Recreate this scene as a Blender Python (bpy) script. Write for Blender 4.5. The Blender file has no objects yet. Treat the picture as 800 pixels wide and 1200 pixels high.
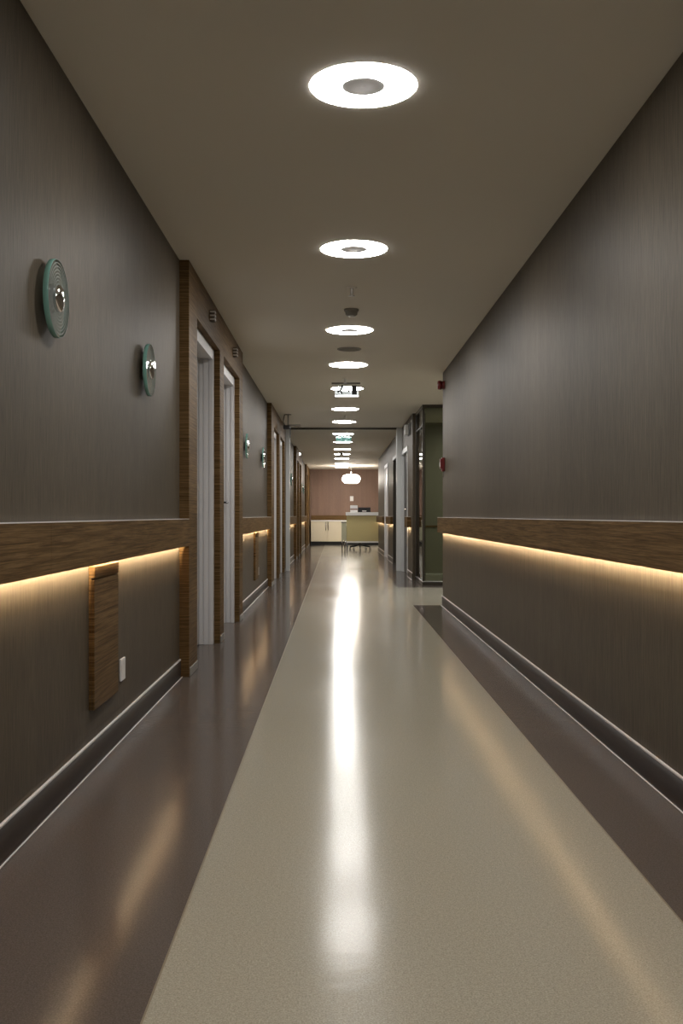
import bpy, bmesh, math, random
from mathutils import Vector
random.seed(7)
S = bpy.context.scene
C = S.collection
PI = math.pi

# ------------------------------------------------------------------ camera, world, exposure
cam_d = bpy.data.cameras.new('camera')
cam_d.sensor_fit = 'VERTICAL'; cam_d.sensor_height = 36; cam_d.sensor_width = 24; cam_d.lens = 36
cam_d.shift_x = 6/1200; cam_d.shift_y = 4/1200
cam_d.clip_start = .05
cam = bpy.data.objects.new('camera', cam_d); C.objects.link(cam)
cam.location = (0, 0, 1.0); cam.rotation_euler = (PI/2, 0, 0)
S.camera = cam
w = bpy.data.worlds.new('world'); S.world = w; w.use_nodes = True
w.node_tree.nodes['Background'].inputs[0].default_value = (.6, .55, .5, 1)
w.node_tree.nodes['Background'].inputs[1].default_value = .002
S.view_settings.view_transform = 'Standard'; S.view_settings.look = 'None'
S.view_settings.gamma = 1; S.view_settings.exposure = 0.07
S.view_settings.use_curve_mapping = False
S.cycles.use_denoising = True
S.cycles.max_bounces = 10; S.cycles.diffuse_bounces = 6; S.cycles.glossy_bounces = 5
S.cycles.transparent_max_bounces = 16
S.cycles.caustics_reflective = False; S.cycles.caustics_refractive = False
S.cycles.sample_clamp_indirect = 6

RING = 62.0        # ring lamp radiance
LED = 250.0         # warm strip under the handrails
PENDANT = 32.0

# ------------------------------------------------------------------ main measures (metres)
H = 2.58
XL, XP, XR, XRF = -.97, -.91, 1.18, 1.12      # left wall, left portal face, right wall, right rail face
R0, R1 = .812, .977                            # handrail bottom and top
Y0, YE = -2.5, 35.1                            # near end behind the viewer, end wall
def px(x, D): return (x-394)*D/1200
def pz(y, D): return 1+(604-y)*D/1200

# ------------------------------------------------------------------ materials
def lin(c):
    return tuple((v/255/12.92 if v/255 <= .04045 else ((v/255+.055)/1.055)**2.4) for v in c)+(1,)
def mat(name, col=(.5, .5, .5), rough=.5, metal=0, spec=.5, emit=None, es=0, coat=0):
    m = bpy.data.materials.new(name); m.use_nodes = True
    b = m.node_tree.nodes['Principled BSDF']
    b.inputs['Base Color'].default_value = tuple(col[:3])+(1,)
    b.inputs['Roughness'].default_value = rough; b.inputs['Metallic'].default_value = metal
    b.inputs['Specular IOR Level'].default_value = spec
    b.inputs['Coat Weight'].default_value = coat
    if emit:
        b.inputs['Emission Color'].default_value = tuple(emit[:3])+(1,)
        b.inputs['Emission Strength'].default_value = es
    return m
def nodes(m): return m.node_tree.nodes, m.node_tree.links, m.node_tree.nodes['Principled BSDF']
def coords(m, scale, rot=(0, 0, 0)):
    n, l, b = nodes(m)
    g = n.new('ShaderNodeNewGeometry'); mp = n.new('ShaderNodeMapping')
    mp.inputs['Scale'].default_value = scale; mp.inputs['Rotation'].default_value = rot
    l.new(g.outputs['Position'], mp.inputs['Vector'])
    return mp.outputs[0]
def noise(m, vec, scale=1, detail=3, rough=.55, dist=0):
    n, l, b = nodes(m)
    t = n.new('ShaderNodeTexNoise'); t.inputs['Scale'].default_value = scale
    t.inputs['Detail'].default_value = detail; t.inputs['Roughness'].default_value = rough
    t.inputs['Distortion'].default_value = dist
    l.new(vec, t.inputs['Vector']); return t.outputs['Fac']
def ramp(m, fac, stops):
    n, l, b = nodes(m)
    r = n.new('ShaderNodeValToRGB'); e = r.color_ramp.elements
    while len(e) < len(stops): e.new(.5)
    for k, (p, c) in enumerate(stops):
        e[k].position = p; e[k].color = tuple(c[:3])+(1,)
    l.new(fac, r.inputs[0]); return r.outputs[0]
def bump(m, fac, strength, dist=.001):
    n, l, b = nodes(m)
    k = n.new('ShaderNodeBump'); k.inputs['Strength'].default_value = strength
    k.inputs['Distance'].default_value = dist
    l.new(fac, k.inputs['Height']); l.new(k.outputs[0], b.inputs['Normal'])
def mul(m, a, bb, blend='MULTIPLY', f=1):
    n, l, b = nodes(m)
    x = n.new('ShaderNodeMix'); x.data_type = 'RGBA'; x.blend_type = blend
    x.inputs[0].default_value = f
    l.new(a, x.inputs[6]); l.new(bb, x.inputs[7]); return x.outputs[2]

def wallpaper(name, a, b_):
    m = mat(name, a, .46, spec=.08)
    n, l, b = nodes(m)
    f1 = noise(m, coords(m, (230, 230, 9)), 1, 4, .6)
    f2 = noise(m, coords(m, (9, 9, .35)), 1, 3)
    c1 = ramp(m, f1, [(.3, a), (.7, b_)])
    c2 = ramp(m, f2, [(.3, (.9, .9, .9)), (.7, (1.06, 1.05, 1.04))])
    l.new(mul(m, c1, c2), b.inputs['Base Color'])
    bump(m, f1, .6, .001)
    return m
M = {}
M['wall'] = wallpaper('vinyl_wallpaper', (.062, .0505, .037), (.131, .109, .08))
M['wall_end'] = wallpaper('pink_brown_wallpaper', (.215, .14, .108), (.275, .19, .15))
def plaster():
    m = mat('ceiling_paint', (.84, .8, .72), .7, spec=.2)
    bump(m, noise(m, coords(m, (1, 1, 1)), 220, 2), .05, .0006); return m
M['ceiling'] = plaster()
def vinyl(name, a, b_, rough):
    m = mat(name, a, rough, spec=.27)
    n, l, b = nodes(m)
    f = noise(m, coords(m, (1, 1, 1)), 260, 3, .6)
    f2 = noise(m, coords(m, (1, 1, 1)), 90, 2, .5)
    f3 = noise(m, coords(m, (1, .4, 1)), 1.6, 3)
    c = mul(m, ramp(m, f, [(.36, a), (.64, b_)]), ramp(m, f2, [(.3, (.93, .93, .93)), (.7, (1.06, 1.06, 1.06))]))
    l.new(c, b.inputs['Base Color'])
    rr = ramp(m, f3, [(.3, (rough-.025,)*3), (.7, (rough+.03,)*3)])
    l.new(rr, b.inputs['Roughness'])
    wv = noise(m, coords(m, (1, 2.2, 1)), 9, 2)
    mx = n.new('ShaderNodeMath'); mx.operation = 'MULTIPLY_ADD'; mx.inputs[1].default_value = .06
    rp = n.new('ShaderNodeMath'); rp.operation = 'MULTIPLY_ADD'; rp.inputs[1].default_value = .16
    l.new(noise(m, coords(m, (6, 45, 1)), 1, 3), rp.inputs[0]); l.new(wv, rp.inputs[2])
    l.new(f, mx.inputs[0]); l.new(rp.outputs[0], mx.inputs[2])
    bump(m, mx.outputs[0], .12, .004)
    # worn wax coat: a fresnel reflection that covers about half of the surface
    b.inputs['Specular IOR Level'].default_value = 0
    gl = n.new('ShaderNodeBsdfGlossy'); l.new(rr, gl.inputs['Roughness'])
    bn = [q for q in n if q.type == 'BUMP'][0]; l.new(bn.outputs[0], gl.inputs['Normal'])
    fr = n.new('ShaderNodeFresnel'); fr.inputs[0].default_value = 1.28; l.new(bn.outputs[0], fr.inputs['Normal'])
    k = n.new('ShaderNodeMath'); k.operation = 'MULTIPLY'; k.inputs[1].default_value = .92
    l.new(fr.outputs[0], k.inputs[0])
    ms = n.new('ShaderNodeMixShader'); l.new(k.outputs[0], ms.inputs[0])
    l.new(b.outputs[0], ms.inputs[1]); l.new(gl.outputs[0], ms.inputs[2])
    l.new(ms.outputs[0], n['Material Output'].inputs[0])
    return m
M['pale'] = vinyl('beige_floor_vinyl', (.31, .284, .222), (.47, .44, .355), .15)
M['dark'] = vinyl('brown_floor_vinyl', (.088, .071, .06), (.14, .115, .098), .15)
M['bead'] = mat('weld_bead', (.2, .16, .1), .4)
def wood():
    m = mat('zebra_wood', (.2, .12, .06), .5, spec=.05)
    n, l, b = nodes(m)
    f1 = noise(m, coords(m, (2.2, 2.2, 125)), 1, 5, .65, .6)
    f2 = noise(m, coords(m, (10, 10, 420)), 1, 3, .6)
    f3 = noise(m, coords(m, (1.1, 1.1, 6)), 1, 2)
    c = ramp(m, f1, [(.33, (.06, .034, .012)), (.47, (.122, .073, .03)), (.62, (.2, .125, .056))])
    c = mul(m, c, ramp(m, f2, [(.3, (.78, .76, .74)), (.7, (1.12, 1.12, 1.12))]))
    c = mul(m, c, ramp(m, f3, [(.3, (.88, .88, .88)), (.7, (1.08, 1.08, 1.08))]))
    l.new(c, b.inputs['Base Color']); bump(m, f2, .15, .0005); return m
M['wood'] = wood()
M['brownbox'] = mat('brown_housing', (.075, .052, .033), .5)
M['base'] = mat('cove_vinyl', (.036, .028, .025), .35, spec=.1)
M['silver'] = mat('brushed_silver', (.72, .71, .7), .3, metal=1)
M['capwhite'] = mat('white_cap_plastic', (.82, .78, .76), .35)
M['white'] = mat('white_lacquer', (.74, .73, .74), .35)
M['jamb'] = mat('grey_white_paint', (.62, .635, .63), .35)
M['leaf'] = mat('grey_door', (.4, .4, .4), .4)
M['darkdoor'] = mat('dark_door', (.03, .028, .026), .35)
M['black'] = mat('black_plastic', (.012, .012, .013), .35)
M['bronze'] = mat('dark_bronze', (.045, .038, .028), .35, metal=.3)
M['chrome'] = mat('chrome', (.85, .85, .86), .08, metal=1)
M['dkchrome'] = mat('dark_chrome', (.25, .25, .26), .15, metal=1)
M['red'] = mat('red_plastic', (.12, .008, .008), .35)
M['grey'] = mat('grey_plastic', (.25, .235, .21), .5)
M['dkgrey'] = mat('dim_grey_grille', (.16, .145, .12), .6)
M['cream'] = mat('cream_lacquer', (.72, .65, .5), .35)
M['olive'] = mat('olive_laminate', (.58, .5, .245), .4)
M['palegreen'] = mat('pale_green_laminate', (.52, .52, .37), .4)
M['ctop'] = mat('white_worktop', (.86, .85, .82), .3)
M['fabric'] = mat('black_fabric', (.015, .015, .016), .8)
M['olivewall'] = mat('dim_olive_wall', (.25, .23, .18), .6)
M['ring'] = mat('lamp_diffuser', (.9, .9, .9), .5, emit=(1, .97, .93), es=RING)
M['centre'] = mat('lamp_centre', (.8, .79, .78), .5, emit=(1, .97, .94), es=.07)
M['led'] = mat('warm_led', (.9, .8, .6), .5, emit=(1, .785, .52), es=LED)
M['globe'] = mat('opal_glass', (.95, .93, .9), .3, emit=(1, .9, .78), es=PENDANT)
M['callbar'] = mat('call_bar', (.5, .46, .41), .5)
M['callwhite'] = mat('call_lens', (.75, .74, .7), .4)
M['nightlamp'] = mat('small_lamp_lens', (.9, .9, .85), .3, emit=(1, .95, .85), es=3)
M['signlit'] = mat('lit_sign_edge', (.9, .9, .9), .4, emit=(1, 1, 1), es=2.5)
M['pict'] = mat('black_print', (.012, .014, .013), .5)
M['pictgrey'] = mat('grey_print', (.3, .32, .33), .5)
M['teal'] = mat('teal_print', (.03, .13, .12), .5)
M['paper'] = mat('white_paper', (.78, .77, .76), .5)

def sheet(name, tint, gloss_rough=.03, base=.06, emit=None, es=0, body=0, bodycol=(.5, .5, .5)):
    """clear sheet: transparent with a fresnel reflection"""
    m = bpy.data.materials.new(name); m.use_nodes = True
    n = m.node_tree.nodes; l = m.node_tree.links; n.clear()
    o = n.new('ShaderNodeOutputMaterial'); t = n.new('ShaderNodeBsdfTransparent'); g = n.new('ShaderNodeBsdfGlossy')
    t.inputs[0].default_value = tuple(tint)+(1,); g.inputs['Roughness'].default_value = gloss_rough
    f = n.new('ShaderNodeFresnel'); f.inputs[0].default_value = 1.5
    mx = n.new('ShaderNodeMixShader'); l.new(f.outputs[0], mx.inputs[0])
    src = t.outputs[0]
    if body:
        d = n.new('ShaderNodeBsdfDiffuse'); d.inputs[0].default_value = tuple(bodycol)+(1,)
        m2 = n.new('ShaderNodeMixShader'); m2.inputs[0].default_value = body
        l.new(src, m2.inputs[1]); l.new(d.outputs[0], m2.inputs[2]); src = m2.outputs[0]
        m['bodymix'] = m2.name
    if emit:
        e = n.new('ShaderNodeEmission'); e.inputs[0].default_value = tuple(emit)+(1,); e.inputs[1].default_value = es
        a = n.new('ShaderNodeAddShader'); l.new(src, a.inputs[0]); l.new(e.outputs[0], a.inputs[1]); src = a.outputs[0]
    l.new(src, mx.inputs[1]); l.new(g.outputs[0], mx.inputs[2]); l.new(mx.outputs[0], o.inputs[0])
    return m
M['pane'] = sheet('clear_pane', (.76, .79, .7))
M['clear_acrylic'] = sheet('clear_acrylic', (.93, .95, .95))
M['acrylic'] = sheet('lit_acrylic', (.8, .82, .82), emit=(.95, 1, 1), es=.45)
M['acrylic_teal'] = sheet('lit_teal_acrylic', (.55, .75, .72), emit=(.35, .75, .68), es=.2)
def disc_glass():
    m = sheet('etched_disc_glass', (.86, .93, .9), .04, body=.1, bodycol=(.62, .7, .68))
    n = m.node_tree.nodes; l = m.node_tree.links
    tc = n.new('ShaderNodeTexCoord'); sp = n.new('ShaderNodeSeparateXYZ'); l.new(tc.outputs['Object'], sp.inputs[0])
    cb = n.new('ShaderNodeCombineXYZ'); l.new(sp.outputs[1], cb.inputs[1]); l.new(sp.outputs[2], cb.inputs[2])
    ln = n.new('ShaderNodeVectorMath'); ln.operation = 'LENGTH'; l.new(cb.outputs[0], ln.inputs[0])
    k = n.new('ShaderNodeMath'); k.operation = 'MULTIPLY'; k.inputs[1].default_value = 2*PI/.0115
    l.new(ln.outputs['Value'], k.inputs[0])
    s = n.new('ShaderNodeMath'); s.operation = 'SINE'; l.new(k.outputs[0], s.inputs[0])
    r = n.new('ShaderNodeMapRange'); r.inputs[1].default_value = .2; r.inputs[2].default_value = .9
    r.inputs[3].default_value = .0; r.inputs[4].default_value = .55
    l.new(s.outputs[0], r.inputs[0]); l.new(r.outputs[0], n[m['bodymix']].inputs[0])
    return m
M['disc'] = disc_glass()
M['disc_back'] = sheet('disc_back_glass', (.9, .95, .93), .04)
def disc_edge():
    m = mat('green_glass_edge', (.3, .62, .54), .15, spec=.6)
    b = m.node_tree.nodes['Principled BSDF']; b.inputs['Transmission Weight'].default_value = .35
    return m
M['disc_edge'] = disc_edge()

# ------------------------------------------------------------------ mesh helpers (built in world coordinates)
class MB:
    def __init__(s): s.v = []; s.f = []; s.sm = []; s.mi = []; s.cur = 0
    def add(s, v, f, smooth=False):
        o = len(s.v); s.v += [tuple(p) for p in v]
        for q in f:
            s.f.append([i+o for i in q]); s.sm.append(smooth); s.mi.append(s.cur)
        return s
    def box(s, x0, x1, y0, y1, z0, z1):
        x0, x1 = sorted((x0, x1)); y0, y1 = sorted((y0, y1)); z0, z1 = sorted((z0, z1))
        return s.add([(x0,y0,z0),(x1,y0,z0),(x1,y1,z0),(x0,y1,z0),(x0,y0,z1),(x1,y0,z1),(x1,y1,z1),(x0,y1,z1)],
                     [(0,3,2,1),(4,5,6,7),(0,1,5,4),(1,2,6,5),(2,3,7,6),(3,0,4,7)])
    def bbox(s, x0, x1, y0, y1, z0, z1, b=.003, seg=2):
        """box with rounded edges"""
        x0, x1 = sorted((x0, x1)); y0, y1 = sorted((y0, y1)); z0, z1 = sorted((z0, z1))
        bm = bmesh.new(); bmesh.ops.create_cube(bm, size=1)
        for v in bm.verts:
            v.co = ((x0+x1)/2+v.co.x*(x1-x0), (y0+y1)/2+v.co.y*(y1-y0), (z0+z1)/2+v.co.z*(z1-z0))
        bmesh.ops.bevel(bm, geom=bm.edges[:], offset=min(b, .45*min(x1-x0, y1-y0, z1-z0)), segments=seg, affect='EDGES', profile=.5)
        bm.verts.index_update()
        s.add([v.co[:] for v in bm.verts], [[v.index for v in f.verts] for f in bm.faces]); bm.free(); return s
    def lathe(s, prof, o, axis='z', n=32, smooth=True, caps=True):
        """prof = [(radius, along)]"""
        v = []
        for r, h in prof:
            for k in range(n):
                a = 2*PI*k/n; c, d = r*math.cos(a), r*math.sin(a)
                p = {'z': (c, d, h), 'x': (h, c, d), 'y': (c, h, d)}[axis]
                v.append((o[0]+p[0], o[1]+p[1], o[2]+p[2]))
        f = []
        for j in range(len(prof)-1):
            for k in range(n):
                k2 = (k+1) % n
                f.append((j*n+k, j*n+k2, (j+1)*n+k2, (j+1)*n+k))
        s.add(v, f, smooth)
        if caps:
            for j in (0, len(prof)-1):
                if prof[j][0] > 1e-5: s.add(v[j*n:(j+1)*n], [list(range(n))])
        return s
    def tube(s, pts, r, n=10):
        pts = [Vector(p) for p in pts]; v = []; f = []
        for i, p in enumerate(pts):
            t = (pts[min(i+1, len(pts)-1)]-pts[max(i-1, 0)]).normalized()
            u = t.cross(Vector((0, 0, 1)) if abs(t.z) < .9 else Vector((1, 0, 0))).normalized(); q = t.cross(u)
            for k in range(n):
                a = 2*PI*k/n; v.append(p+u*r*math.cos(a)+q*r*math.sin(a))
        for i in range(len(pts)-1):
            for k in range(n):
                f.append((i*n+k, i*n+(k+1) % n, (i+1)*n+(k+1) % n, (i+1)*n+k))
        f += [list(range(n)), list(range((len(pts)-1)*n, len(pts)*n))]
        return s.add(v, f, True)
    def prism(s, prof, a0, a1, axis='y', smooth=False):
        """closed profile extruded: axis y -> prof=(x,z); axis x -> prof=(y,z)"""
        n = len(prof); v = []
        for a in (a0, a1):
            for p in prof: v.append((p[0], a, p[1]) if axis == 'y' else (a, p[0], p[1]))
        s.add(v, [(i, (i+1) % n, n+(i+1) % n, n+i) for i in range(n)], smooth)
        s.add(v, [list(range(n)), list(range(n, 2*n))]); return s
WL = {}
def obj(name, mb, m, parent=None):
    base = WL.get(parent.name, Vector()) if parent else Vector()
    me = bpy.data.meshes.new(name)
    me.from_pydata([tuple(Vector(p)-base) for p in mb.v], [], mb.f); me.update()
    bm = bmesh.new(); bm.from_mesh(me); bmesh.ops.recalc_face_normals(bm, faces=bm.faces); bm.to_mesh(me); bm.free()
    for p, q, k in zip(me.polygons, mb.sm, mb.mi): p.use_smooth = q; p.material_index = k
    for mm in (m if isinstance(m, list) else [m]): me.materials.append(mm if not isinstance(mm, str) else M[mm])
    o = bpy.data.objects.new(name, me); C.objects.link(o)
    if parent: o.parent = parent
    WL[o.name] = base.copy()
    return o
def tag(o, label, cat, group=None):
    o['label'] = label; o['category'] = cat
    if group: o['group'] = group
    return o
def thing(name, label, cat, loc=(0, 0, 0), group=None):
    o = bpy.data.objects.new(name, None); C.objects.link(o); o.location = loc; o.empty_display_size = .1
    WL[o.name] = Vector(loc); return tag(o, label, cat, group)
def struct(name, mb, m):
    o = obj(name, mb, m); o['kind'] = 'structure'; return o
def sempty(name, loc=(0, 0, 0)):
    o = bpy.data.objects.new(name, None); C.objects.link(o); o.location = loc; WL[o.name] = Vector(loc)
    o['kind'] = 'structure'; return o
def dup(root, loc, label=None, group=None):
    r = root.copy(); C.objects.link(r); r.location = loc; WL[r.name] = Vector(loc)
    if label: r['label'] = label
    if group: r['group'] = group
    for ch in list(root.children):
        c = ch.copy(); C.objects.link(c); c.parent = r
        for g in ch.children:
            d = g.copy(); C.objects.link(d); d.parent = c
    return r
B = lambda *a: MB().box(*a)
BB = lambda *a, **k: MB().bbox(*a, **k)

# ------------------------------------------------------------------ floor, ceiling
FXL, FXR = -.384, .85
YW, YG, YF, YN = 11.36, 14.6, 18.45, 28.8     # right wall end, glass front, fire frame, nurse area
fl = struct('floor', B(-1.4, 5, Y0-.2, YE+.2, -.12, -.006), 'pale')
j = .0012
obj('vinyl_sheet', B(FXL+j, FXR-j, Y0, 11.75-j, -.006, 0), 'pale', fl)
obj('vinyl_sheet', B(FXL+j, FXR-j, 11.75+j, YE, -.006, 0), 'pale', fl)
obj('vinyl_sheet', B(-1.3, FXL-j, Y0, YE, -.006, 0), 'dark', fl)
obj('vinyl_sheet', B(FXR+j, XR+.1, Y0, YW+.05-j, -.006, 0), 'dark', fl)
obj('vinyl_sheet', B(FXR+j, 4.8, YW+.05+j, 14.2-j, -.006, 0), 'pale', fl)
obj('vinyl_sheet', B(FXR+j, 1.24, 14.2+j, YN-j, -.006, 0), 'dark', fl)
obj('vinyl_sheet', B(FXR+j, 4.8, YN+j, YE, -.006, 0), 'pale', fl)
obj('vinyl_sheet', B(1.24+j, 4.8, 14.2+j, YG+.03-j, -.006, 0), 'dark', fl)
obj('vinyl_sheet', B(1.24+j, 4.8, YG+.03+j, YN-j, -.006, 0), 'pale', fl)
for x in (FXL, FXR):
    obj('weld_bead', B(x-.0022, x+.0022, Y0, YW+.05 if x > 0 else YE, -.004, .0004), 'bead', fl)
struct('ceiling', B(-1.4, 5, Y0-.2, YE+.2, H, H+.12), 'ceiling')

# ------------------------------------------------------------------ walls
struct('wall_near', B(-1.3, 1.4, Y0-.15, Y0, 0, H), 'wall')
struct('wall_end', B(-1.3, 5, YE, YE+.15, 0, H), 'wall_end')
T = .2
def wall_seg(name, x0, x1, y0, y1, z0=0, z1=H, m='wall'): return struct(name, B(x0, x1, y0, y1, z0, z1), m)
# left: wall pieces between the wooden portals
PORT = [(6.33, 9.97), (14.37, 18.42), (23.3, 26.9), (31.5, YE)]
wl = [(Y0, PORT[0][0]), (PORT[0][1], PORT[1][0]), (PORT[1][1], PORT[2][0]), (PORT[2][1], PORT[3][0])]
for a, b in wl: wall_seg('wall_left', XL-T, XL, a, b)
# right
wall_seg('wall_right', XR, XR+.16, Y0, YW)
wall_seg('wall_right', XR+.16, 4.8, YW-.16, YW)                 # side passage, near face
wall_seg('wall_right', 4.8, 4.95, YW-.16, YE)                   # far right closing wall
wall_seg('wall_right', XR, XR+.16, 15.85, 16.9)
wall_seg('wall_right', XR+.16, 4.8, 17.45, 17.6, m='olivewall') # back of the glazed room
wall_seg('wall_right', XR, XR+.16, 16.9, 18.4, 2.15, H)
wall_seg('wall_right', XR, XR+.16, 18.6, 19.95)
wall_seg('wall_right', XR, XR+.16, 19.95, 21.2, 2.2, H)
wall_seg('wall_right', XR, XR+.16, 21.2, 23.4)
wall_seg('wall_right', XR, XR+.16, 23.4, 24.9, 2.2, H)
wall_seg('wall_right', XR, XR+.16, 24.9, YN)
wall_seg('wall_right', XR+.16, 4.8, YN-.16, YN, m='wall_end')

# ------------------------------------------------------------------ coved baseboards
def baseboard(side, y0, y1, h=.112):
    x = XL if side == 'left' else XR; s = 1 if side == 'left' else -1
    prof = [(x, 0), (x, h-.010), (x+s*.009, h-.010)]
    r = .009
    for k in range(0, 7):
        a = k/6*PI/2
        prof.append((x+s*(.009+r-r*math.cos(a)), r-r*math.sin(a)))
    prof = [(a, max(b, .0006)) for a, b in prof]
    m = MB()
    n = len(prof)
    v = [(p[0], yy, p[1]) for yy in (y0, y1) for p in prof]
    m.add(v, [(i, (i+1) % n, n+(i+1) % n, n+i) for i in range(n)], True)
    m.add(v, [list(range(n)), list(range(n, 2*n))])
    o = struct('baseboard_'+side, m, 'base')
    obj('cap_strip', MB().bbox(x, x+s*.0105, y0, y1, h-.010, h, b=.003, seg=2), 'capwhite', o)
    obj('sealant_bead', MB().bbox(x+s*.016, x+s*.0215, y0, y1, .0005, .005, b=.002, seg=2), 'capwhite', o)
    return o
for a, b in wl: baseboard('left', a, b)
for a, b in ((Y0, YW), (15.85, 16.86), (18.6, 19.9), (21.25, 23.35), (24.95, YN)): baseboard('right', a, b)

# ------------------------------------------------------------------ wooden portals with doors on the left
ZO = 2.29
def portal(n, y0, y1, opens, wdoor=True):
    t = sempty('trim_%d' % n, (XL, y0, 0))
    edges = [y0] + [e for o in opens for e in o] + [y1]
    for k in range(0, len(edges), 2):
        a, b = edges[k], edges[k+1]
        obj('jamb_panel', BB(XL-T, XP, a, b, 0, H, b=.002), 'wood', t)
        obj('plinth_strip', BB(XP, XP+.006, a+.01, b-.01, .001, .055, b=.002), 'grey', t)
    for a, b in opens:
        obj('head_panel', BB(XL-T, XP, a+.0005, b-.0005, ZO, H, b=.002), 'wood', t)
    return t
def inner_door(n, y0, y1, far=True, m='white'):
    """white steel frame set back in the wooden opening, flush leaf behind it"""
    d = sempty('door_%d' % n, (XL, (y0+y1)/2, 0))
    xa, xb, xc = -.956, -.99, -1.06
    f = .085
    mb = MB()
    for s, y in ((1, y0), (-1, y1)):
        for a, b, e in ((xa, xa-.026, f), (xa-.026, xa-.034, f-.012), (xa-.034, xa-.07, f), (xa-.07, xa-.078, f-.012), (xa-.078, xc-.045, f)):
            mb.box(a, b, y+s*.001, y+s*e, 0.001, ZO-.001)
    for a, b, e in ((xa, xa-.03, f), (xa-.03, xc-.045, f-.01)):
        mb.box(a, b, y0+f, y1-f, ZO-e, ZO-.001)
    obj('door_frame', mb, m, d)
    lf = obj('door_leaf', BB(xc, xc-.045, y0+f+.003, y1-f-.003, .008, ZO-f-.003, b=.002), 'leaf', d)
    if True:
        hy, hz = (y1-f-.075 if far else y0+f+.075), 1.12
        q = -.13 if far else .13
        mb = MB().lathe([(.026, 0), (.026, .009)], (xc, hy, hz), 'x', 20)
        mb.tube([(xc+.005, hy, hz), (xc+.05, hy, hz), (xc+.058, hy+q*.1, hz), (xc+.058, hy+q, hz)], .0095)
        h = obj('door_handle', mb, 'dkchrome', d)
        mb = MB().lathe([(.022, 0), (.022, .007)], (xc, hy, hz-.09), 'x', 18)
        obj('lock_plate', mb, 'dkchrome', d)
    return d
portal(1, 6.33, 9.97, [(6.70, 8.01), (8.29, 9.62)])
portal(2, 14.37, 18.42, [(14.96, 16.3), (16.7, 18.0)])
portal(3, 23.3, 26.9, [(23.75, 25.0), (25.35, 26.55)])
portal(4, 31.5, YE, [(32.0, 33.2)])
inner_door(1, 6.70, 8.01, False); inner_door(2, 8.29, 9.62)
inner_door(3, 14.96, 16.3, False); inner_door(4, 16.7, 18.0)
for n, a, b in ((5, 23.75, 25.0), (6, 25.35, 26.55), (7, 32.0, 33.2)):
    d = sempty('door_%d' % n, (XL, (a+b)/2, 0))
    obj('door_leaf', BB(XL-.05, XL-.1, a+.002, b-.002, .006, ZO-.002, b=.002), 'wood', d)
    obj('door_handle', MB().tube([(XL-.05, b-.1, 1.06), (XL, b-.1, 1.06), (XL+.004, b-.12, 1.06), (XL+.004, b-.22, 1.06)], .009), 'dkchrome', d)

# ------------------------------------------------------------------ fire frame across the corridor
ff = sempty('trim_5', (0, YF, 0))
obj('frame_post', BB(XL, -.84, YF, YF+.12, 0, H-.001, b=.003), 'jamb', ff)
obj('frame_post', BB(1.085, 1.24, YF, YF+.14, 0, H-.001, b=.003), 'jamb', ff)
obj('ceiling_strip', BB(-.84, 1.085, YF, YF+.05, H-.032, H, b=.003), 'bronze', ff)

# doors on the right
d = sempty('door_8', (XR, 17.6, 0))
obj('door_frame', MB().box(XR-.012, XR+.1, 16.9, 16.98, 0, 2.15).box(XR-.012, XR+.1, 18.3, 18.4, 0, 2.15).box(XR-.012, XR+.1, 16.98, 18.3, 2.07, 2.15), 'jamb', d)
obj('door_leaf', BB(XR+.03, XR+.075, 16.985, 18.295, .006, 2.065, b=.002), 'darkdoor', d)
obj('door_handle', MB().tube([(XR+.03, 17.1, 1.1), (XR-.03, 17.1, 1.1), (XR-.035, 17.12, 1.1), (XR-.035, 17.24, 1.1)], .011), 'chrome', d)
d = sempty('door_9', (XR, 20.6, 0))
obj('door_frame', MB().box(XR-.012, XR+.1, 19.95, 20.02, 0, 2.2).box(XR-.012, XR+.1, 21.13, 21.2, 0, 2.2).box(XR-.012, XR+.1, 20.02, 21.13, 2.13, 2.2), 'bronze', d)
obj('door_leaf', BB(XR+.09, XR+.135, 20.022, 21.128, .006, 2.128, b=.002), 'darkdoor', d)
d = sempty('door_10', (XR, 24.1, 0))
obj('door_frame', MB().box(XR-.014, XR+.1, 23.4, 23.48, 0, 2.2).box(XR-.014, XR+.1, 24.82, 24.9, 0, 2.2).box(XR-.014, XR+.1, 23.48, 24.82, 2.12, 2.2), 'white', d)
obj('door_leaf', BB(XR+.01, XR+.055, 23.485, 24.815, .006, 2.118, b=.002), 'white', d)

# ------------------------------------------------------------------ glazed corner room
gw = sempty('window_1', (1.23, YG, 0))
GX, zb, zt = 1.225, .062, 2.535
obj('head_rail', BB(GX, 4.8, YG, YG+.06, zt, H, b=.003), 'bronze', gw)
obj('head_rail', BB(GX, GX+.05, YG+.06, 15.85, zt, H, b=.003), 'bronze', gw)
obj('kick_rail', BB(GX, 4.8, YG, YG+.06, 0.001, zb-.012, b=.003), 'bronze', gw)
obj('kick_rail', BB(GX, GX+.05, YG+.06, 15.85, 0.001, zb-.012, b=.003), 'bronze', gw)
obj('sill_strip', BB(GX-.004, 4.8, YG-.006, YG+.064, zb-.012, zb, b=.002), 'silver', gw)
obj('sill_strip', BB(GX-.004, GX+.05, YG+.064, 15.85, zb-.012, zb, b=.002), 'silver', gw)
obj('corner_post', BB(GX, GX+.032, YG, YG+.032, zb, zt, b=.002), 'bronze', gw)
obj('end_post', BB(GX, GX+.032, 15.75, 15.848, zb, zt, b=.002), 'bronze', gw)
obj('transom_bar', BB(GX, GX+.03, YG+.032, 15.75, 2.28, 2.298, b=.002), 'bronze', gw)
obj('front_pane', B(GX+.032, 4.8, YG+.012, YG+.022, zb, zt), 'pane', gw)
obj('side_pane', B(GX+.008, GX+.018, YG+.032, 15.75, 2.298, zt), 'pane', gw)
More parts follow.
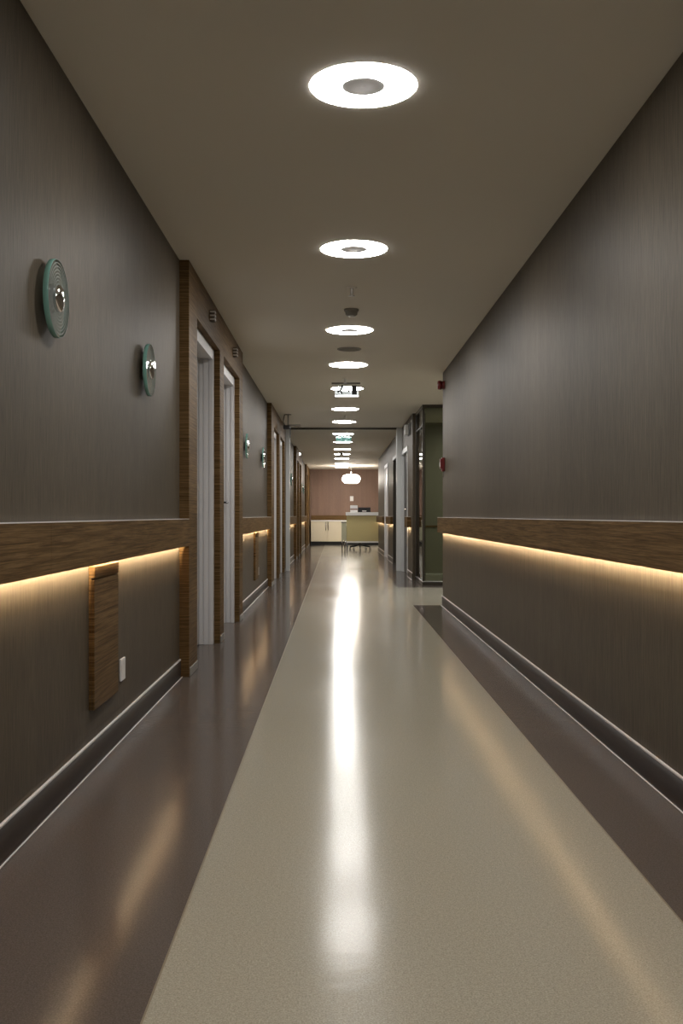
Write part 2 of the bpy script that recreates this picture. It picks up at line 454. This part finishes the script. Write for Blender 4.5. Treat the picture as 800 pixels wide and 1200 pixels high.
obj('side_pane', B(GX+.008, GX+.018, YG+.032, 15.75, zb, 2.28), 'pane', gw)
wall_seg('wall_right', XR+.16, XR+.2, 15.85, 17.45, m='olivewall')
ib = struct('baseboard_back', B(XR+.2, 4.8, 17.43, 17.45, .001, .1), 'olivewall')
obj('cap_strip', BB(XR+.2, 4.8, 17.42, 17.45, .001, .014), 'capwhite', ib)
o = struct('trim_6', B(XR+.2, 4.8, 17.43, 17.45, .80, .83), 'wood')

# ------------------------------------------------------------------ handrails with warm light strips
def handrail(side, y0, y1, joints, label, endcap=None):
    x, s, dep = (XL, 1, .06) if side == 'left' else (XR, -1, .06)
    t = thing('handrail', label, 'handrail', (x, (y0+y1)/2, R0), 'wooden handrails with warm light strips')
    ed = [y0]+[q for q in joints if y0 < q < y1]+[y1]
    for k, (a, b) in enumerate(zip(ed[:-1], ed[1:])):
        a2, b2 = a+(.0008 if k else 0), b-(.0008 if b != y1 else 0)
        prof = [(x, R1), (x+s*dep, R1), (x+s*dep, R0), (x+s*(dep-.0268), R0), (x+s*(dep-.0268), R0+.004),
                (x+s*(dep-.02), R0+.004), (x+s*(dep-.02), R0+.036), (x, R0+.036)]
        m = MB().prism(prof, a2, b2)
        obj('rail_panel', m, 'wood', t)
    obj('light_strip', B(x+s*(dep-.0235), x+s*(dep-.0205), y0+.03, y1-.03, R0+.018, R0+.03), 'led', t)
    obj('edge_strip', B(x, x+s*(dep+.0006), y0, y1, R1, R1+.0025), 'capwhite', t)
    if endcap is not None:
        obj('end_block', B(x, x+s*(dep-.02), endcap-.02 if endcap == y1 else endcap, endcap if endcap == y1 else endcap+.02, R0, R0+.036), 'wood', t)
    return t
handrail('left', Y0, 6.33, (.27, 3.27), 'long wooden handrail with warm glow on left wall, nearest the viewer')
handrail('left', 9.97, 14.37, (12.4,), 'wooden handrail on left wall between first and second wooden door surrounds')
handrail('left', YF+.12, 23.3, (), 'wooden handrail on left wall just past the pale grey frame post')
handrail('left', 26.9, 31.5, (), 'farthest wooden handrail on left wall, close to the cream cabinets')
handrail('right', Y0, YW, (-.2, 2.8, 5.8, 8.8), 'longest wooden handrail with warm glow, along the whole near right wall')
handrail('right', 16.2, 16.86, (), 'short stub of wooden handrail on right wall beyond the glazed corner', 16.2)
handrail('right', 21.25, 23.35, (), 'short lit wooden handrail on right wall between two doorways', 21.25)
handrail('right', 24.95, YN, (), 'wooden handrail at far end of right wall beside the olive desk', 24.95)

# ------------------------------------------------------------------ ceiling ring lamps
ORD = ['nearest', 'second', 'third', 'fourth', 'fifth', 'sixth', 'seventh', 'eighth', 'ninth', 'tenth', 'eleventh', 'twelfth', 'thirteenth', 'fourteenth']
LAMPS = [(101, 425.5), (292, 414.5), (387, 409.5), (427.7, 408), (455.5, 406.5), (479.5, 404.3), (494.4, 403), (508.6, 402), (518, 401.5), (526.6, 401), (532.3, 400.8), (538, 400.5), (542.5, 400.3), (548, 400)]
ext = {2: 'small grey centre, above the sprinkler', 3: 'between smoke detector and grey speaker', 4: 'between grey speaker and black-marked exit sign',
       5: 'partly behind the black-marked exit sign', 6: 'just beyond the black-marked exit sign', 7: 'just before the dark ceiling strip',
       8: 'just past the dark ceiling strip', 9: 'just beyond the teal exit sign', 10: 'before the far smoke detector'}
RO, RI = .197, .079
first = None
ys = []
for k, (y, x) in enumerate(LAMPS):
    D = (H-1)*1200/(604-y)
    D = {11: 28.5, 12: 31.2, 13: 33.6}.get(k, D)
    X = px(x, D); ys.append(D)
    lab = '%s white ceiling ring lamp from the viewer, %s' % (ORD[k], ext.get(k+1, 'near the olive desk'))
    if k == 0: lab = 'nearest ceiling ring lamp, large bright ring with plain grey centre'
    if first is None:
        first = thing('ring_lamp', lab, 'ceiling lamp', (X, D, H), 'round ring lamps down the ceiling')
        mb = MB(); n = 64
        mb.lathe([(RI, -.002), (RI+.02, -.003), ((RO+RI)/2, -.0035), (RO-.012, -.003), (RO, -.0014), (RO, 0)], (X, D, H), 'z', n, caps=False)
        obj('diffuser_ring', mb, 'ring', first)
        obj('centre_disc', MB().lathe([(RI, -.002), (RI-.004, -.003), (RI-.02, -.004), (.012, -.004), (.010, -.007), (.0001, -.007)], (X, D, H), 'z', 40, caps=False), 'centre', first)
    else:
        dup(first, (X, D, H), lab)
for D, lab in ((1.45, 'ceiling ring lamp directly above the viewer'), (-.9, 'ceiling ring lamp behind the viewer, last of the row')):
    dup(first, (.09, D, H), lab)

dup(first, (2.2, 12.4, H), 'unseen ring lamp added in the side passage, nearer the corridor wall end')  # this and next two: unseen lamps added to brighten ceiling and recess floor
dup(first, (2.6, 13.7, H), 'unseen ring lamp added in the side passage, beside the glazed front')
dup(first, (3.6, 13.0, H), 'unseen ring lamp added deepest in the side passage')
dup(first, (2.5, 16.1, H), 'unseen ring lamp added to brighten the dim glazed room')  # unseen, added so the room behind the glass is not black
# ------------------------------------------------------------------ ceiling fittings
def sprinkler(X, Y, lab):
    t = thing('sprinkler', lab, 'sprinkler', (X, Y, H), 'ceiling sprinklers')
    obj('flange', MB().lathe([(.0001, -.006), (.03, -.006), (.038, 0)], (X, Y, H), 'z', 24, caps=False), 'ceiling', t)
    obj('stem', MB().lathe([(.009, -.005), (.009, -.04), (.006, -.045), (.006, -.055)], (X, Y, H), 'z', 14), 'silver', t)
    obj('deflector', MB().lathe([(.002, -.054), (.02, -.056), (.02, -.059), (.0001, -.060)], (X, Y, H), 'z', 20, caps=False), 'silver', t)
    return t
sprinkler(px(412, 7.1), 7.1, 'small metal ceiling sprinkler just before the nearest smoke detector')
sprinkler(px(404, 11.78), 11.78, 'small ceiling sprinkler just before the black-marked exit sign')
sprinkler(px(404, 16.2), 16.2, 'small ceiling sprinkler between the sixth and seventh ring lamps')
def detector(X, Y, lab, m):
    t = thing('smoke_detector', lab, 'smoke detector', (X, Y, H), 'ceiling smoke detectors')
    obj('base', MB().lathe([(.056, 0), (.056, -.014), (.05, -.02), (.0001, -.02)], (X, Y, H), 'z', 28, caps=False), m, t)
    obj('chamber', MB().lathe([(.047, -.02), (.045, -.042), (.034, -.05), (.0001, -.05)], (X, Y, H), 'z', 28, caps=False), m, t)
    obj('lens', MB().lathe([(.024, -.049), (.022, -.056), (.0001, -.060)], (X, Y, H), 'z', 20, caps=False), 'callwhite', t)
detector(px(411.5, 7.85), 7.85, 'grey smoke detector on the ceiling, nearest the viewer', 'grey')
detector(px(400, 25.9), 25.9, 'dark smoke detector far down the ceiling near the nurse desk', 'dkgrey')
t = thing('ceiling_speaker', 'flush round grey ceiling speaker between the third and fourth ring lamps', 'speaker', (px(409, 9.72), 9.72, H))
X, Y = px(409, 9.72), 9.72
obj('grille', MB().lathe([(.1, -.004), (.06, -.006), (.0001, -.0065)], (X, Y, H), 'z', 40, caps=False), 'dkgrey', t)
obj('rim', MB().lathe([(.115, 0), (.113, -.006), (.1, -.007), (.099, -.004)], (X, Y, H), 'z', 40, caps=False), 'grey', t)

def stroke(mb, pts, wd, Y, th=.0025):
    for (x0, z0), (x1, z1) in zip(pts[:-1], pts[1:]):
        d = Vector((x1-x0, z1-z0)); q = Vector((-d.y, d.x)).normalized()*wd/2
        mb_p = [(x0+q.x, z0+q.y), (x1+q.x, z1+q.y), (x1-q.x, z1-q.y), (x0-q.x, z0-q.y)]
        mb.prism(mb_p, Y-th, Y)
# near exit sign: clear lit acrylic plate with black marks
D = 12.2
t = thing('exit_sign', 'hanging lit exit sign with black running figure and black door block, nearer one', 'exit sign', (px(406, D), D, H), 'hanging exit signs')
sx = lambda q: px(384+q*.055, D)
sz = lambda q: pz(440+q*.055, D)
obj('ceiling_mount', BB(px(388.5, D), px(422, D), D-.02, D+.03, H-.016, H, b=.003), 'grey', t)
obj('acrylic_plate', B(sx(150), sx(655), D, D+.006, sz(330), H-.016), 'clear_acrylic', t)
obj('lit_band', B(sx(150), sx(655), D, D+.006, sz(428), sz(330)), 'acrylic', t)
obj('lit_edge', BB(sx(150), sx(655), D-.002, D+.008, sz(455), sz(428), b=.002), 'signlit', t)
mb = MB(); stroke(mb, [(sx(320), sz(215)), (sx(262), sz(315))], .028, D); stroke(mb, [(sx(268), sz(305)), (sx(205), sz(360))], .022, D)
obj('figure_body', mb, 'pict', t)
mb = MB(); stroke(mb, [(sx(270), sz(338)), (sx(302), sz(372))], .018, D); stroke(mb, [(sx(301), sz(368)), (sx(298), sz(402))], .018, D)
obj('figure_leg', mb, 'pict', t)
obj('figure_dot', MB().lathe([(.0001, -.0025), (.012, -.0025), (.012, 0)], (sx(447), D, sz(340)), 'y', 14, caps=False), 'pict', t)
obj('door_block', B(sx(512), sx(618), D-.0025, D, sz(408), sz(215)), 'pict', t)
for pts in ([(165, 375), (190, 410), (225, 385), (268, 405)], [(325, 345), (340, 400), (365, 360), (385, 400), (410, 360), (430, 395), (490, 390)]):
    mb = MB(); stroke(mb, [(sx(p), sz(q)) for p, q in pts], .006, D)
    obj('arrow_mark', mb, 'pictgrey', t)
# far exit sign
D = 20.3
t = thing('exit_sign', 'hanging teal lit exit sign farther down the ceiling', 'exit sign', (px(402, D), D, H), 'hanging exit signs')
tx = lambda q: px(384+q*.05, D)
tz = lambda q: pz(500+q*.05, D)
obj('ceiling_mount', BB(tx(180), tx(540), D-.02, D+.03, H-.016, H, b=.003), 'grey', t)
obj('acrylic_plate', B(tx(190), tx(545), D, D+.006, tz(345), H-.016), 'acrylic_teal', t)
obj('lit_edge', BB(tx(190), tx(545), D-.002, D+.008, tz(362), tz(345), b=.002), 'signlit', t)
obj('figure_body', MB().box(tx(298), tx(322), D-.0025, D, tz(335), tz(245)).box(tx(322), tx(400), D-.0025, D, tz(275), tz(245)).box(tx(400), tx(445), D-.0025, D, tz(335), tz(245)), 'teal', t)
obj('door_mark', B(tx(462), tx(478), D-.0025, D, tz(335), tz(250)), 'teal', t)

# bracket hanging by the left wall
D = 16.0
t = thing('door_bracket', 'dark metal bracket hanging from the ceiling beside the left door surround', 'bracket', (px(337.5, D), D, H))
obj('flange', MB().lathe([(.0001, -.01), (.05, -.01), (.05, 0)], (px(337.5, D), D, H), 'z', 20, caps=False), 'grey', t)
obj('stem', MB().tube([(px(337.5, D), D, H-.005), (px(337.5, D), D, pz(500, D))], .012), 'grey', t)
obj('brace', MB().tube([(px(333.5, D), D, H), (px(331.5, D), D, pz(494, D)), (px(334, D), D, pz(499, D))], .008), 'dkgrey', t)
obj('housing', BB(px(332, D), px(340, D), D-.04, D+.04, pz(503, D), pz(498.5, D), b=.006), 'black', t)
obj('arm', BB(px(337, D), px(352, D), D-.02, D+.02, pz(500, D), pz(497.5, D), b=.004), 'dkgrey', t)
obj('tail', MB().tube([(px(340, D), D, pz(501, D)), (px(340, D), D, pz(513, D))], .008), 'black', t)

# ------------------------------------------------------------------ left wall fittings
def wall_disc(Y, Z, lab):
    xo = -.931
    t = thing('wall_disc', lab, 'wall disc', (XL, Y, Z), 'round glass discs on the left wall')
    r, th = .131, .018
    g = MB()
    g.lathe([(.0001, xo), (r-.0015, xo)], (0, Y, Z), 'x', 64, caps=False, smooth=False)
    g.cur = 2
    g.lathe([(.0001, xo-th), (r-.0015, xo-th)], (0, Y, Z), 'x', 64, caps=False, smooth=False)
    g.cur = 1
    g.lathe([(r-.0015, xo-th), (r, xo-th+.0015), (r, xo-.0015), (r-.0015, xo)], (0, Y, Z), 'x', 64, caps=False)
    g.v = [p for p in g.v]
    o = obj('glass_disc', g, ['disc', 'disc_edge', 'disc_back'], t)
    obj('spacer', MB().lathe([(.05, XL), (.05, xo-th-.004), (.046, xo-th-.001)], (0, Y, Z), 'x', 36), 'dkchrome', t)
    obj('chrome_dome', MB().lathe([(.046, xo+.001), (.045, xo+.006), (.037, xo+.011), (.022, xo+.015), (.0001, xo+.017)], (0, Y, Z), 'x', 36, caps=False), 'chrome', t)
    return t
proto = wall_disc(3.44, 1.728, 'largest round clear glass disc with chrome dome, nearest on the left wall')
for Y, Z, lab in ((5.15, 1.73, 'second round glass disc on left wall, just before the first wooden door surround'),
                  (10.79, 1.73, 'glass disc on left wall just after the first wooden door surround'),
                  (13.2, 1.745, 'glass disc on left wall just before the second wooden door surround'),
                  (21.4, 1.755, 'small distant glass disc on left wall past the pale grey frame post'),
                  (28.0, 1.755, 'distant upper glass disc on left wall near the cream cabinets'),
                  (29.6, 1.755, 'farthest glass disc on left wall, closest to the end wall')):
    dup(proto, (XL, Y, Z), lab)

def wood_box(y0, y1, lab):
    t = thing('wall_panel_box', lab, 'wall box', (XL, (y0+y1)/2, .25), 'shallow wooden boxes below the left handrail')
    xf = XL+.026
    obj('body', BB(XL, xf-.014, y0, y1, .235, .80, b=.002), 'wood', t)
    obj('top_strip', BB(xf-.014, xf, y0, y1, .752, .80, b=.0025), 'wood', t)
    obj('front_panel', BB(xf-.014, xf-.003, y0, y1, .235, .746, b=.0025), 'wood', t)
wood_box(4.01, 4.45, 'upright wooden box under the glowing handrail, nearest on the left wall')
wood_box(12.0, 12.47, 'distant upright wooden box below handrail between the two door surrounds')
def socket(Y, Z, lab):
    t = thing('wall_socket', lab, 'socket', (XL, Y, Z), 'white wall sockets')
    obj('plate', BB(XL, XL+.01, Y-.045, Y+.045, Z-.05, Z+.05, b=.003), 'paper', t)
    obj('socket_well', MB().lathe([(.028, .0105), (.025, .0105), (.024, .004), (.0001, .004)], (XL, Y, Z), 'x', 24, caps=False), 'callwhite', t)
socket(4.62, .307, 'white wall socket beside the nearest wooden box')
socket(12.65, .31, 'distant white wall socket beside the far wooden box')
def call_light(Y, Z, lab):
    t = thing('call_light', lab, 'call light', (XP, Y, Z), 'corridor call lights over the left doors')
    obj('housing', BB(XP, XP+.036, Y, Y+.06, Z-.04, Z+.04, b=.003), 'brownbox', t)
    for k in (-1, 0, 1):
        obj('lens_bar', BB(XP+.001, XP+.04, Y-.004, Y+.055, Z+k*.0265-.0055, Z+k*.0265+.0055, b=.002), 'callbar', t)
call_light(7.36, 2.438, 'small call light with three pale bars over the first door')
call_light(9.0, 2.436, 'small call light with three pale bars over the second door')
t = thing('dome_lamp', 'tiny bright dome lamp above the third wooden door surround on left', 'lamp', (XP, 24.7, 2.48))
obj('base', MB().lathe([(.04, 0), (.04, .012)], (XP, 24.7, 2.48), 'x', 20), 'grey', t)
obj('dome', MB().lathe([(.036, .012), (.033, .035), (.02, .052), (.0001, .056)], (XP, 24.7, 2.48), 'x', 20, caps=False), 'nightlamp', t)

# ------------------------------------------------------------------ right wall fittings
Y, Z = 11.2, 2.425
t = thing('alarm_sounder', 'red fire alarm sounder high on the right wall end', 'alarm', (XR, Y, Z))
obj('base', MB().lathe([(.047, 0), (.047, -.02), (.04, -.026)], (XR, Y, Z), 'x', 28), 'red', t)
obj('horn', MB().lathe([(.04, -.024), (.05, -.035), (.05, -.06), (.04, -.074), (.0001, -.074)], (XR, Y, Z), 'x', 28, caps=False), 'red', t)
Y, Z = 11.18, 1.555
t = thing('call_point', 'red manual fire call point on the right wall end above handrail', 'fire alarm', (XR, Y, Z))
obj('back_box', BB(XR-.032, XR, Y-.05, Y+.05, Z-.075, Z+.075, b=.006), 'red', t)
obj('front_cover', BB(XR-.05, XR-.032, Y-.044, Y+.044, Z-.045, Z+.062, b=.006), 'red', t)
obj('break_glass', BB(XR-.052, XR-.05, Y-.026, Y+.026, Z-.022, Z+.026, b=.001), 'paper', t)
obj('pull_tab', MB().tube([(XR-.012, Y, Z-.07), (XR-.012, Y, Z-.14)], .005), 'dkgrey', t)
t = thing('door_sign', 'small sign box on right wall above the dark door past the glazing', 'sign', (XR, 16.6, 2.29))
obj('housing', BB(XR-.02, XR, 16.35, 16.7, 2.29, 2.47, b=.004), 'black', t)
obj('sign_face', BB(XR-.075, XR-.02, 16.5, 16.66, 2.30, 2.465, b=.004), 'callwhite', t)

# ------------------------------------------------------------------ nurse station at the end
CX0, CX1, CF = -.86, 2.6, 34.5
t = thing('base_cabinet', 'long row of cream cabinet doors along the end wall', 'cabinet', (.2, CF+.3, 0))
obj('carcass', BB(CX0, CX1, CF+.02, YE-.001, .12, .80, b=.003), 'cream', t)
obj('kick_board', BB(CX0, CX1, CF+.06, YE-.001, .001, .12, b=.002), 'black', t)
xs = [CX0, px(383.4, CF), px(400.2, CF), .71, 1.24, 1.77, 2.3, CX1]
for k, (a, b) in enumerate(zip(xs[:-1], xs[1:])):
    dr = obj('door', BB(a+.0025, b-.0025, CF, CF+.02, .125, .795, b=.003), 'cream', t)
    hx = b-.055 if k % 2 == 0 else a+.03
    obj('handle', MB().tube([(hx, CF, .5), (hx, CF-.03, .51), (hx, CF-.03, .76), (hx, CF, .77)], .009), 'dkchrome', dr)
tag(obj('worktop', BB(CX0, CX1, CF-.02, YE-.001, .80, .835, b=.003), 'ctop'), 'white worktop on the cream cabinet row at end wall', 'worktop')
struct('trim_7', BB(CX0, 4.8, YE-.03, YE-.0005, .836, 1.0, b=.003), 'wood')
# switch plate on the end wall
t = thing('wall_switch', 'small white switch plate on the brown end wall above the desk', 'switch', (px(412, YE), YE, 1.575))
sxx = px(412, YE)
obj('plate', BB(sxx-.06, sxx+.06, YE-.012, YE, 1.49, 1.66, b=.004), 'paper', t)
obj('rocker', BB(sxx-.035, sxx+.035, YE-.018, YE-.011, 1.53, 1.62, b=.003), 'ctop', t)
# reception desk
DY = 28.95
t = thing('reception_desk', 'olive green reception desk with white top in front of the cabinets', 'desk', (.72, DY+.4, 0))
obj('front_panel', BB(px(406, DY), 1.16, DY, DY+.03, .27, .99, b=.003), 'olive', t)
obj('side_panel', BB(1.16, 1.75, DY+.01, DY+.03, .27, .82, b=.003), 'olive', t)
obj('bottom_rail', BB(px(406, DY), 1.75, DY+.002, DY+.03, .225, .27, b=.003), 'ctop', t)
obj('counter_top', BB(px(405, DY), 1.9, DY-.04, DY+.36, .995, 1.09, b=.004), 'ctop', t)
obj('work_surface', BB(px(406, DY), 1.75, DY+.03, DY+.72, .70, .735, b=.004), 'ctop', t)
for lx, ly in ((px(406, DY)+.02, DY+.69), (1.72, DY+.69), (1.72, DY+.05)):
    obj('leg', BB(lx-.02, lx+.02, ly-.02, ly+.02, .001, .70, b=.003), 'dkchrome', t)
for lx in (px(406, DY)+.02, 1.5): obj('upright', BB(lx-.015, lx+.015, DY+.03, DY+.3, .735, .995, b=.003), 'olive', t)
# small side table at its left
SY = 27.6; a, b = px(400, SY), px(405.6, SY)
t = thing('side_table', 'narrow pale green side unit on metal legs left of the olive desk', 'side table', ((a+b)/2, SY+.3, 0))
obj('panel', BB(a, b, SY+.005, SY+.5, .33, .80, b=.003), 'palegreen', t)
obj('top', BB(a-.006, b+.006, SY-.01, SY+.55, .80, .825, b=.003), 'grey', t)
for lx in (a+.018, b-.035):
    for ly in (SY+.02, SY+.47):
        obj('leg', MB().tube([(lx, ly, .001), (lx, ly, .33)], .014), 'dkchrome', t)
# swivel chair behind the desk
cx, cy = px(421.5, 29.75), 29.55
t = thing('office_chair', 'black swivel chair with five-star base showing under the olive desk', 'chair', (cx, cy, 0))
for k in range(5):
    a = -PI/2+2*PI*k/5
    ex, ey = cx+.3*math.cos(a), cy+.3*math.sin(a)
    mb = MB().tube([(cx, cy, .15), (cx+.15*math.cos(a), cy+.15*math.sin(a), .13), (ex, ey, .095)], .022)
    arm = obj('base_arm', mb, 'black', t)
    c = MB().lathe([(.012, .0), (.012, .04)], (ex, ey, .06), 'z', 10)
    for s in (-1, 1): c.lathe([(.0001, -.011), (.026, -.011), (.03, -.004), (.03, .004), (.026, .011), (.0001, .011)], (ex+s*.016, ey, .0305), 'x', 16, caps=False)
    obj('caster', c, 'black', arm)
obj('gas_column', MB().lathe([(.045, .12), (.045, .2), (.028, .2), (.028, .42)], (cx, cy, 0), 'z', 18), 'black', t)
obj('seat', BB(cx-.24, cx+.24, cy-.2, cy+.26, .42, .5, b=.035, seg=4), 'fabric', t)
obj('backrest', BB(cx-.22, cx+.22, cy+.40, cy+.45, .62, .98, b=.03, seg=4), 'fabric', t)
obj('back_support', MB().tube([(cx, cy+.2, .44), (cx, cy+.47, .47), (cx, cy+.47, .75)], .022), 'black', t)
# monitor
MY = 29.45; mx0, mx1 = px(419.3, MY), px(434, MY)
t = thing('monitor', 'black monitor behind the white counter of the olive desk', 'monitor', ((mx0+mx1)/2, MY, .735))
mc = (mx0+mx1)/2
obj('foot', BB(mc-.1, mc+.1, MY-.06, MY+.1, .736, .75, b=.004), 'black', t)
obj('stand', BB(mc-.025, mc+.025, MY+.02, MY+.05, .75, 1.0, b=.004), 'black', t)
obj('screen_housing', BB(mx0, mx1, MY-.02, MY+.02, .93, 1.232, b=.006), 'black', t)
obj('sticker', BB(mc-.06, mc+.06, MY-.0215, MY-.02, 1.112, 1.14, b=.0005), 'paper', t)
# letter tray
LX0, LX1, LY = px(410.3, DY+.1), px(418.8, DY+.1), DY+.08
t = thing('letter_tray', 'white two-tier letter tray on the desk counter beside the monitor', 'letter tray', ((LX0+LX1)/2, LY+.1, 1.09))
obj('tray', BB(LX0, LX1, LY, LY+.22, 1.09, 1.155, b=.005), 'paper', t)
obj('tray', BB(LX0, LX1, LY, LY+.22, 1.195, 1.285, b=.005), 'paper', t)
for qx in (LX0+.008, LX1-.008):
    for qy in (LY+.012, LY+.2): obj('post', MB().tube([(qx, qy, 1.15), (qx, qy, 1.2)], .005), 'grey', t)
# pendant
D = 32.6; pxx = px(411.3, D)
t = thing('pendant_lamp', 'glowing white oval pendant lamp hanging before the brown end wall', 'pendant lamp', (pxx, D, H))
zc = pz(561.3, D); hh, rr = .135, .285
prof = []
for k in range(0, 33):
    a = -PI/2+PI*k/32
    prof.append((rr-hh+hh*math.cos(a) if 0 < k < 32 else .0001, zc+hh*math.sin(a)))
prof.insert(1, (rr-hh, zc-hh)); prof.insert(-1, (rr-hh, zc+hh))
obj('globe', MB().lathe(prof, (pxx, D, 0), 'z', 40, caps=False), 'globe', t)
obj('fitting', MB().lathe([(.045, zc+hh-.005), (.045, zc+hh+.015), (.02, zc+hh+.03), (.0001, zc+hh+.03)], (pxx, D, 0), 'z', 20, caps=False), 'chrome', t)
obj('cord', MB().tube([(pxx, D, zc+hh+.02), (pxx, D, H-.02)], .009), 'chrome', t)
obj('canopy', MB().lathe([(.06, H), (.055, H-.02), (.0001, H-.025)], (pxx, D, 0), 'z', 24, caps=False), 'white', t)
bpy.context.view_layer.update()
